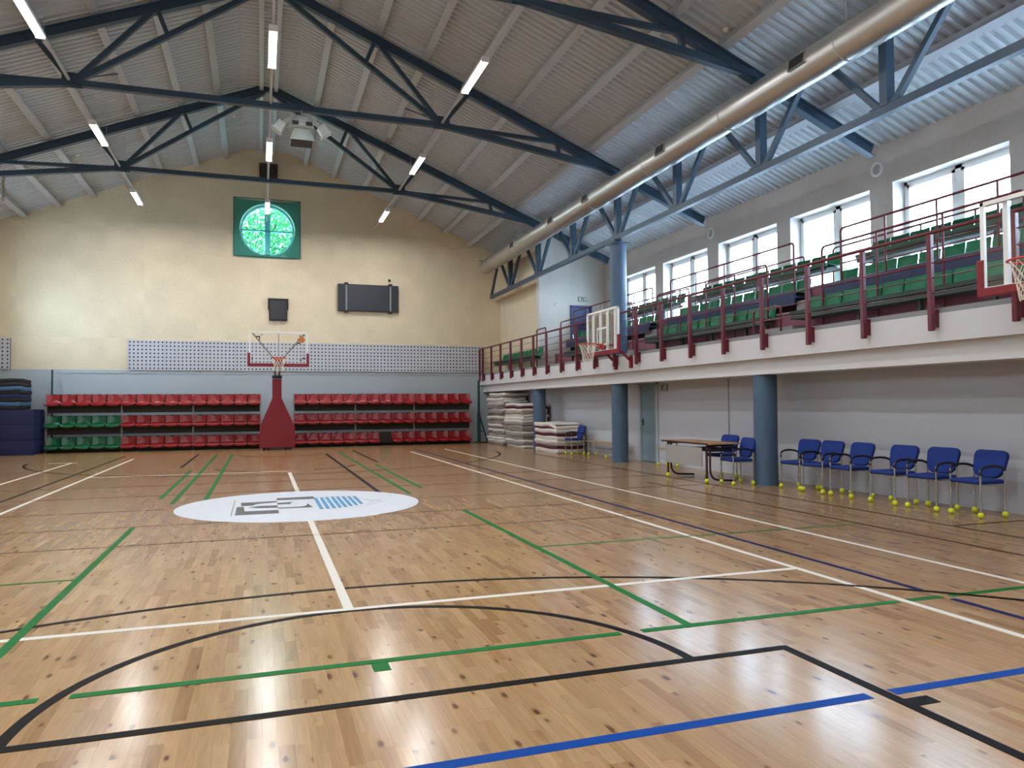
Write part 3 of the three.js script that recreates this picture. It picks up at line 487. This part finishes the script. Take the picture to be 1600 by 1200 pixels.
// balcony seating
const pipeRail = (t, pts, r = 0.022, m = M.red) => obj('rail', bent(pts, r, 8, 0.09), m, t);
{
  const blocks = [
    ['nearest', [[9.5, -11.75, -7.2], [10.3, -11.75, -7.2], [11.0, -11.65, -7.2]]], ['middle', [[9.5, -17.4, -12.67], [10.3, -17.65, -12.57], [11.0, -17.65, -12.45]]],
    ['farther', [[9.5, -22.9, -19.2], [10.3, -24.6, -18.6], [11.0, -24.6, -18.5]]], ['farthest', [[8.92, -29.0, -24.4]]]];
  const board = [0.07, 0.27, 0.07], lip = [3.25, 3.81, 4.4], base = [2.71, 3.33, 3.91], rowN = ['front', 'second', 'back'];
  for (const [bn, rows] of blocks) rows.forEach(([x, a, b], r) => {
    const bt = thing('seat_support', bn === 'farthest' ? 'dark beam on short legs under the farthest balcony seats' : `dark beam on short legs under the ${rowN[r]} row of the ${bn} balcony block`, 'seat support', 'balcony seat supports');
    obj('beam', [span(x, x + 0.04, lip[r] - board[r], lip[r], a, b, 0.006), span(x + 0.03, x + 0.36, lip[r] - 0.15, lip[r] - 0.1, a, b)], r === 1 ? M.boardNavy : M.bench, bt);
    for (let z = a + 0.3; z < b; z += 1.25) { obj('leg', bx(0.06, lip[r] - base[r] - 0.11, 0.05, x + 0.2, (lip[r] + base[r] - 0.11) / 2, z), M.bench, bt); obj('foot', bx(0.2, 0.05, 0.09, x + 0.2, base[r] + 0.025, z), M.black, bt); }
    const n = Math.round((b - a) / 0.46), p = (b - a) / n;
    for (let i = 0; i < n; i++) seat('bright', bn === 'farthest' ? `green plastic seat in the farthest balcony block, ${ORD[i]} from the end wall` : `green plastic seat, ${rowN[r]} row of the ${bn} balcony block, ${ORD[i]} from its far end`, `green seats of the ${bn} balcony block`, [x + 0.27, lip[r] - 0.07, a + (i + 0.5) * p], -Math.PI / 2);
  });
  // guard rails in front of the raised rows
  const guard = (label, x, a, b, y0, y1) => {
    const t = thing('guard_rail', label, 'guard rail', 'balcony guard rails');
    pipeRail(t, [V(x, y0, a), V(x, y1, a), V(x, y1, b), V(x, y0, b)]);
    obj('rail', rod(V(x, (y0 + y1) / 2 + 0.1, a), V(x, (y0 + y1) / 2 + 0.1, b), 0.012, 8), M.red, t);
    const n = Math.max(1, Math.round((b - a) / 1.2)); for (let i = 1; i < n; i++) obj('post', rod(V(x, y0, a + (b - a) * i / n), V(x, y1, a + (b - a) * i / n), 0.018, 8), M.red, t);
  };
  guard('red pipe rail before the second row of the nearest balcony block', 9.9, -11.3, -7.4, 2.71, 4.42); guard('red pipe rail before the back row of the nearest balcony block', 10.66, -11.65, -7.3, 3.33, 4.9);
  guard('red pipe rail before the second row of the middle balcony block', 9.9, -17.4, -12.9, 2.71, 4.38); guard('red pipe rail before the back row of the middle balcony block', 10.66, -18.0, -13.0, 3.33, 4.9);
  guard('red pipe rail before the second row of the farther balcony block', 9.9, -24.1, -18.8, 2.71, 4.38); guard('red pipe rail before the back row of the farther balcony block', 10.66, -24.7, -19.0, 3.33, 4.86);
  guard('short red pipe rail beside the farthest balcony seats by the white wall', 9.38, -25.1, -24.2, 2.71, 4.2);
  guard('low red rail across the stair gap between the nearest and middle seat blocks', 9.35, -12.62, -11.8, 2.71, 3.36);
  guard('red pipe rail behind the back row of the nearest balcony block, against the windows', 11.6, -12.9, -7.3, 3.91, 4.82);
  guard('red pipe rail behind the back row of the middle balcony block, against the windows', 11.6, -17.7, -13.8, 3.91, 4.82);
  guard('red pipe rail behind the back row of the farther balcony block, against the windows', 11.6, -24.6, -18.6, 3.91, 4.82);
  // front railing
  const t = thing('balcony_railing', 'long red steel railing along the balcony edge above the white fascia', 'railing');
  for (let z = -6.49 - 1.185 * 19; z < ZN - 0.2; z += 1.185) {
    const p = obj('post', [bx(0.07, 1.3, 0.07, 8.5, 3.12, z, 0.012)], M.red, t);
    obj('bracket', [span(8.52, 8.6, 2.52, 2.76, z - 0.03, z + 0.03)], M.red, p);
  }
  obj('handrail', rod(V(8.5, 3.79, ZF + 0.35), V(8.5, 3.79, ZN - 0.1), 0.028, 10), M.red, t);
  for (const y of [2.98, 3.18, 3.38, 3.58]) obj('rod', rod(V(8.5, y, ZF + 0.35), V(8.5, y, ZN - 0.1), 0.008, 6), M.red, t);
  obj('post', bx(0.07, 1.3, 0.07, 8.5, 3.12, ZF + 0.35, 0.012), M.red, t);
}

// ---------- basketball boards ----------
function netGeometry(r0, r1, h) {
  const n = 12, rows = 5, g = [], at = (k, a) => { const f = k / rows, r = r0 + (r1 - r0) * Math.pow(f, 0.6); return V(r * Math.cos(a), -h * f, r * Math.sin(a)); };
  for (let k = 0; k < rows; k++) for (let i = 0; i < n; i++) for (const s of [-1, 1]) { const a0 = (i + (k % 2) / 2) * Math.PI * 2 / n; g.push(rod(at(k, a0), at(k + 1, a0 + s * Math.PI / n), 0.0045, 4)); }
  return join(g);
}
function board(t, mark = true) {                                              // glass board in the xy plane facing +z, its lower edge at y = 2.85
  const y0 = 2.85, y1 = 3.9, w = 0.9;
  obj('board_frame', [...wf(-w, w, y0, y1, mark ? 0.05 : 0.035)].map((a) => span(a[0], a[1], a[2], a[3], -0.03, 0.012, 0.004)), M.white2, t);
  obj('glass', span(-w + 0.045, w - 0.045, y0 + 0.045, y1 - 0.045, -0.012, 0), M.glass, t);
  if (mark) obj('target_rectangle', wf(-0.295, 0.295, 3.02, 3.47, 0.045).map((a) => span(a[0], a[1], a[2], a[3], 0.001, 0.003)), M.white2, t);
  const pad = new THREE.Shape([[-w - 0.03, y0 + 0.36], [-w - 0.03, y0 - 0.05], [w + 0.03, y0 - 0.05], [w + 0.03, y0 + 0.36], [w - 0.03, y0 + 0.36], [w - 0.03, y0 + 0.03], [-w + 0.03, y0 + 0.03], [-w + 0.03, y0 + 0.36]].map((p) => new THREE.Vector2(...p)));
  obj('edge_pad', new THREE.ExtrudeGeometry(pad, { depth: 0.05, bevelEnabled: true, bevelSize: 0.012, bevelThickness: 0.012, bevelSegments: 2 }).translate(0, 0, -0.028), M.pad, t);
  const hoop = obj('hoop', [new THREE.TorusGeometry(0.228, 0.012, 8, 36).rotateX(Math.PI / 2).translate(0, 3.05, 0.385), bx(0.22, 0.14, 0.03, 0, 3.0, 0.02, 0.006), bx(0.13, 0.025, 0.17, 0, 3.04, 0.09), bar(V(-0.06, 2.96, 0.03), V(-0.15, 3.04, 0.21), 0.02), bar(V(0.06, 2.96, 0.03), V(0.15, 3.04, 0.21), 0.02)], M.rim, t);
  obj('net', netGeometry(0.222, 0.12, 0.42).translate(0, 3.045, 0.385), M.net, hoop);
}
{
  const t = thing('basketball_stand', 'wheeled basketball stand with a tall red padded base and glass board', 'basketball hoop', undefined, [0.54, 0, -25.0]);
  board(t, false);
  obj('ball_sticker', [new THREE.CylinderGeometry(0.1, 0.1, 0.003, 24).rotateX(Math.PI / 2).translate(0.71, 3.66, 0.004)], mat('#b5672f', 0.6), t);
  for (const [x, y, w, h] of [[0.62, 3.55, 0.09, 0.05], [0.66, 3.78, 0.04, 0.05], [0.78, 3.8, 0.05, 0.04], [0.6, 3.68, 0.05, 0.03], [-0.62, 3.74, 0.12, 0.04], [-0.58, 3.68, 0.03, 0.12], [-0.52, 3.8, 0.04, 0.03], [-0.8, 3.04, 0.03, 0.12], [0.78, 3.06, 0.09, 0.05], [0.68, 3.0, 0.05, 0.04]]) obj('sticker', bx(w, h, 0.002, x, y, 0.003), M.maroon, t);
  for (const s of [-1, 1]) { obj('board_strut', bar(V(s * 0.78, 3.84, -0.04), V(s * 0.12, 3.06, -0.5), 0.035), mat('#8a8278', 0.4, 0.3), t); }
  obj('rear_strut', [bar(V(0, 3.86, -0.03), V(0, 3.2, -0.06), 0.03)], M.speaker, t);
  obj('arm', [bar(V(-0.07, 3.0, -0.05), V(-0.07, 2.62, -2.6), 0.06, 0.1), bar(V(0.07, 3.0, -0.05), V(0.07, 2.62, -2.6), 0.06, 0.1), bar(V(0, 2.4, -2.45), V(0, 2.75, -2.6), 0.1)], M.speaker, t);
  obj('collar', bx(0.33, 0.1, 0.33, 0, 2.55, -2.52, 0.01), M.black, t);
  const s = new THREE.Shape([[-0.56, 0.1], [-0.54, 0.83], [-0.135, 1.81], [-0.135, 2.46], [0.135, 2.46], [0.135, 1.81], [0.58, 0.83], [0.6, 0.1]].map((p) => new THREE.Vector2(...p)));
  obj('front_pad', new THREE.ExtrudeGeometry(s, { depth: 0.2, bevelEnabled: true, bevelSize: 0.02, bevelThickness: 0.02, bevelSegments: 2 }).translate(0, 0, -2.62), M.pad, t);
  obj('pad_seam', [bx(1.09, 0.012, 0.008, 0.02, 0.83, -2.398), bx(0.27, 0.012, 0.008, 0, 1.81, -2.398)], mat('#7c0e1f', 0.5), t);
  obj('base_box', span(-0.5, 0.54, 0.12, 0.6, -4.3, -2.62, 0.02), M.pad, t);
  obj('mast', bar(V(0, 0.6, -3.6), V(0, 2.3, -2.64), 0.14), M.speaker, t);
  for (const x of [-0.44, -0.28, 0.3, 0.48]) obj('wheel', new THREE.CylinderGeometry(0.05, 0.05, 0.05, 16).rotateZ(Math.PI / 2).translate(x, 0.05, -2.5), M.black, t);
  for (const x of [-0.4, 0.44]) obj('wheel', new THREE.CylinderGeometry(0.05, 0.05, 0.05, 16).rotateZ(Math.PI / 2).translate(x, 0.05, -4.1), M.black, t);
  obj('skirt', span(-0.54, 0.58, 0.08, 0.13, -2.6, -2.42), M.pad, t);
}
for (const [z, l] of [[-16.8, 'glass basketball board fixed to the balcony front beside the tall column'], [-5.62, 'glass basketball board at the right picture edge, nearest on the balcony front']]) {
  const t = thing('side_basket', l, 'basketball hoop', undefined, [8.0, -0.05, z], -Math.PI / 2);
  board(t);
  obj('stile', [-0.62, -0.2, 0.2, 0.62].map((x) => span(x - 0.03, x + 0.03, 2.88, 3.88, -0.08, -0.032)), M.white2, t);
  obj('support_arm', [-0.42, 0.42].flatMap((x) => [bar(V(x, 3.05, -0.08), V(x, 2.62, -0.57), 0.05), span(x - 0.05, x + 0.05, 2.45, 2.76, -0.6, -0.54)]), M.pad, t);
}

// ---------- chairs, table, benches ----------
{
  const back = new THREE.Shape(); back.moveTo(-0.1, 0); back.quadraticCurveTo(-0.2, 0.01, -0.225, 0.13); back.lineTo(-0.24, 0.27); back.quadraticCurveTo(-0.24, 0.345, -0.17, 0.35); back.lineTo(0.17, 0.35); back.quadraticCurveTo(0.24, 0.345, 0.24, 0.27); back.lineTo(0.225, 0.13); back.quadraticCurveTo(0.2, 0.01, 0.1, 0);
  const backG = new THREE.ExtrudeGeometry(back, { depth: 0.025, bevelEnabled: true, bevelSize: 0.015, bevelThickness: 0.016, bevelSegments: 3, curveSegments: 8 });
  const ballG = new THREE.SphereGeometry(0.039, 16, 12);
  let proto;
  const makeChair = (label, group, pos, turn) => {
    if (proto) { const c = copy(proto, label, pos, turn); c.userData.group = group; return c; }
    const t = proto = thing('conference_chair', label, 'chair', group, pos, turn);
    obj('seat', bx(0.46, 0.055, 0.45, 0, 0.465, 0.01, 0.026), M.blue, t);
    obj('backrest', backG.clone().rotateX(-0.27).translate(0, 0.51, -0.185), M.blue, t);
    for (const [x, z, h] of [[-0.235, 0.2, 0.62], [0.235, 0.2, 0.62], [-0.235, -0.2, 0.6], [0.235, -0.2, 0.6]]) {
      const l = obj('leg', rod(V(x, 0.03, z), V(x, h, z), 0.014, 10), M.chrome, t);
      obj('tennis_ball', ballG.clone().translate(x, 0.039, z), M.ball, l);
    }
    obj('seat_frame', [rod(V(-0.235, 0.43, 0.2), V(-0.235, 0.43, -0.2), 0.01), rod(V(0.235, 0.43, 0.2), V(0.235, 0.43, -0.2), 0.01), rod(V(-0.235, 0.43, 0.15), V(0.235, 0.43, 0.15), 0.01), rod(V(-0.235, 0.43, -0.2), V(0.235, 0.43, -0.2), 0.01)], M.chrome, t);
    obj('back_frame', [rod(V(-0.235, 0.6, -0.2), V(-0.19, 0.7, -0.25), 0.011), rod(V(0.235, 0.6, -0.2), V(0.19, 0.7, -0.25), 0.011)], M.chrome, t);
    for (const s of [-1, 1]) obj('armrest', new THREE.TubeGeometry(new THREE.CatmullRomCurve3([V(s * 0.235, 0.55, 0.2), V(s * 0.24, 0.625, 0.19), V(s * 0.245, 0.66, 0.13), V(s * 0.245, 0.672, 0), V(s * 0.24, 0.66, -0.12), V(s * 0.23, 0.62, -0.22)]), 20, 0.017, 8).scale(1, 1, 1), M.arm, t);
    return t;
  };
  const pos = [['leftmost, next to the column', 9.1, -11.05], ['second from the column', 9.1, -10.48], ['third from the column', 9.08, -9.8], ['fourth from the column', 9.08, -8.95], ['fifth from the column', 9.1, -8.27], ['sixth and last from the column', 9.12, -7.57]];
  pos.forEach(([l, x, z], i) => makeChair(`blue upholstered armchair in the row of six, ${l}`, 'six blue chairs along the wall', [x, 0, z], -Math.PI / 2 + [0.05, 0.02, -0.04, 0.0, 0.04, -0.06][i]));
  makeChair('blue upholstered armchair by the table, directly in front of the column', 'blue chairs at the table', [8.54, 0, -12.1], -Math.PI / 2 - 0.12);
  makeChair('blue upholstered armchair half hidden behind the table', 'blue chairs at the table', [9.04, 0, -13.35], -Math.PI / 2 + 0.1);
  makeChair('blue upholstered armchair alone beside the maroon and white mats', undefined, [9.1, 0, -21.12], -Math.PI / 2);
  // table
  const t = thing('school_table', 'table with a wooden top, maroon legs and a grey front panel', 'table', undefined, [8.15, 0, -13.12]);
  obj('table_top', bx(0.72, 0.03, 1.75, 0.22, 0.75, 0, 0.008), M.wood, t); obj('edge_band', [span(-0.145, -0.138, 0.734, 0.766, -0.87, 0.87)], M.maroon, t);
  obj('front_panel', [bx(0.018, 0.37, 1.36, -0.1, 0.49, -0.08, 0.004)], M.greyPanel, t);
  for (const z of [-0.72, 0.72]) {
    const l = obj('leg', [bent([V(-0.07, 0.05, z), V(-0.07, 0.7, z)], 0.02, 8), bent([V(0.0, 0.7, z), V(0.0, 0.06, z), V(0.55, 0.03, z)], 0.02, 8, 0.2), rod(V(-0.08, 0.71, z), V(0.5, 0.71, z), 0.018)], M.maroon, t);
    obj('tennis_ball', ballG.clone().scale(1.15, 1.15, 1.15).translate(-0.07, 0.045, z), M.ball, l);
  }
  obj('shelf', span(-0.02, 0.45, 0.6, 0.66, 0.05, 0.78), M.black, t); obj('bracket', [bar(V(-0.07, 0.6, -0.7), V(-0.02, 0.73, -0.62), 0.03), rod(V(-0.05, 0.58, -0.4), V(-0.05, 0.74, -0.4), 0.012)], M.maroon, t);
  // low benches
  const bench = (name, label, x, z, len, zl) => {
    const b = thing(name, label, 'bench', undefined, [x, 0, z]);
    obj('seat_board', [bx(0.3, 0.03, len, 0, 0.415, 0, 0.006)], M.wood, b);
    for (const s of zl) for (const q of [-0.12, 0.12]) { const l = obj('leg', rod(V(q, 0.03, s), V(q, 0.4, s), 0.014, 8), M.greyPanel, b); obj('tennis_ball', ballG.clone().translate(q, 0.039, s), M.ball, l); }
    obj('rung', [rod(V(-0.12, 0.2, zl[0]), V(-0.12, 0.2, zl[zl.length - 1]), 0.01, 6), rod(V(0.12, 0.2, zl[0]), V(0.12, 0.2, zl[zl.length - 1]), 0.01, 6)], M.greyPanel, b);
  };
  bench('low_bench', 'low wooden bench on steel legs between the lone chair and tall column', 9.42, -19.6, 2.3, [-0.95, 0.25, 0.95]);
  bench('low_stool', 'low wooden stool on steel legs between the grey door and the table', 9.42, -16.15, 0.56, [-0.24, 0.24]);
}

// ---------- gym mats ----------
{
  const tones = { white: mat('#d9d4ce', 0.85), grey: mat('#857d79', 0.85), pale: mat('#b1a8a2', 0.85), maroon: mat('#571a30', 0.7), navy: mat('#141d4d', 0.6), black: mat('#141518', 0.65), light: mat('#3f6a92', 0.6), deep: mat('#16245c', 0.6) };
  const matG = (w, h, d, droop = 0, k = 1) => {                        // a soft mat: rounded, slightly sagging edges
    const q = new THREE.BoxGeometry(w, h, d, 10, 4, 14), s = q.attributes.position;
    for (let i = 0; i < s.count; i++) { const x = s.getX(i), y = s.getY(i), z = s.getZ(i), e = Math.max(Math.abs(x) / (w / 2), Math.abs(z) / (d / 2)); const bulge = 1 - 0.03 * Math.pow(Math.abs(y) / (h / 2), 4) / Math.max(w, 0.6); s.setXYZ(i, bulge * x * (1 - (e > 0.99 ? 0.004 * Math.abs(Math.sin(z * 9 + k)) : 0)) + 0.008 * Math.sin(z * 5 + k), y + 0.011 * Math.sin(x * 6 + z * 4 + k * 0.4) - droop * Math.pow(Math.max(0, z / (d / 2)), 3), bulge * z + 0.008 * Math.sin(x * 7 + k)); }
    q.computeVertexNormals(); return q;
  };
  const stack = (name, colors, label, group, cx, cz, w, d, hs, jitter, topDroop) => {
    let y = 0; const n = colors.length;
    colors.forEach((c, i) => {
      const h = Array.isArray(hs) ? hs[i] : hs, fromTop = n - 1 - i;
      const nm = fromTop === 0 ? 'topmost' : i === 0 ? 'bottommost' : ORD[fromTop] + ' from the top';
      const t = thing(name, `${{ white: 'white', grey: 'grey', pale: 'pale grey', maroon: 'maroon', navy: 'thick navy', black: 'black', light: 'light blue', deep: 'dark blue' }[c]} gym mat, ${nm} ${label}`, 'gym mat', group, [cx + (rnd() - 0.5) * jitter, y + h / 2, cz + (rnd() - 0.5) * jitter], (rnd() - 0.5) * jitter * 0.4);
      obj('cover', matG(w, h - 0.003, d, fromTop === 0 ? topDroop : 0, i), tones[c], t);
      if (h > 0.09) obj('seam', [bx(w + 0.012, 0.008, d * 0.96)], tones[c === 'white' ? 'pale' : c === 'maroon' ? 'black' : c === 'grey' ? 'pale' : 'black'], t);
      y += h;
    });
  };
  const A = 'grey,white,white,pale,grey,white,pale,white,grey,white,white,pale,grey,white,grey,pale,white,white,grey,white'.split(',');
  stack('gym_mat', A, 'of the tallest stack by the end wall', 'mats of the tallest white stack', 9.12, -27.75, 0.95, 2.0, 0.099, 0.14, 0.02);
  const B = 'white,grey,white,grey,grey,white,grey,pale,grey,white,white,white,pale,white,maroon,white'.split(',');
  stack('gym_mat', B, 'of the middle stack left of the column', 'mats of the middle white stack', 9.1, -25.55, 0.95, 1.95, 0.0985, 0.1, 0.06);
  const C = 'white,maroon,pale,white,white,maroon,white,maroon,white'.split(',');
  stack('gym_mat', C, 'of the low maroon and white stack', 'mats of the low maroon and white stack', 9.13, -22.45, 0.92, 1.95, [0.14, 0.09, 0.06, 0.12, 0.12, 0.1, 0.12, 0.08, 0.12], 0.06, 0.1);
  stack('crash_mat', ['navy', 'navy', 'navy'], 'of the block in the far left corner', 'thick navy crash mats', -7.75, -28.55, 1.6, 1.3, 0.49, 0.02, 0);
  { let y = 1.475; const cs = 'black,light,black,deep,black,light,black,black'.split(','); cs.forEach((c, i) => { const f = cs.length - 1 - i, t = thing('folded_mat', `${{ black: 'black', light: 'light blue', deep: 'dark blue' }[c]} folded mat, ${f ? ORD[f] + ' from the top' : 'topmost'} on the navy crash mats`, 'gym mat', 'thin mats on the navy block', [-7.95 + (rnd() - 0.5) * 0.03, y + 0.0625, -28.55 + (rnd() - 0.5) * 0.03]); obj('cover', matG(1.2, 0.122, 1.25, 0, i), tones[c], t); y += 0.125; }); }
  // posts
  const p = thing('volleyball_post', 'dark teal volleyball post with a braced foot beside the right stand', 'post', undefined, [8.35, 0, -29.1]);
  obj('pole', rod(V(0, 0.02, 0), V(0, 2.52, 0), 0.05, 16), M.teal, p); obj('base', bx(0.5, 0.04, 0.5, 0.15, 0.02, 0, 0.01), M.teal, p); obj('brace', [bar(V(0.04, 1.05, 0), V(0.36, 0.05, 0), 0.05), bar(V(0, 0.5, 0), V(0.16, 0.45, 0), 0.04)], M.teal, p); obj('sleeve', rod(V(0, 0.05, 0), V(0, 1.2, 0), 0.068, 16), M.teal, p);
  const p2 = thing('net_post', 'thin dark green post behind the left stand near the navy mats', 'post', undefined, [-6.83, 0, -29.55]);
  obj('pole', rod(V(0, 0, 0), V(0, 2.84, 0), 0.03, 12), M.teal, p2); obj('base', bx(0.2, 0.03, 0.2, 0, 0.015, 0), M.teal, p2);
}

renderer.render(scene, camera);
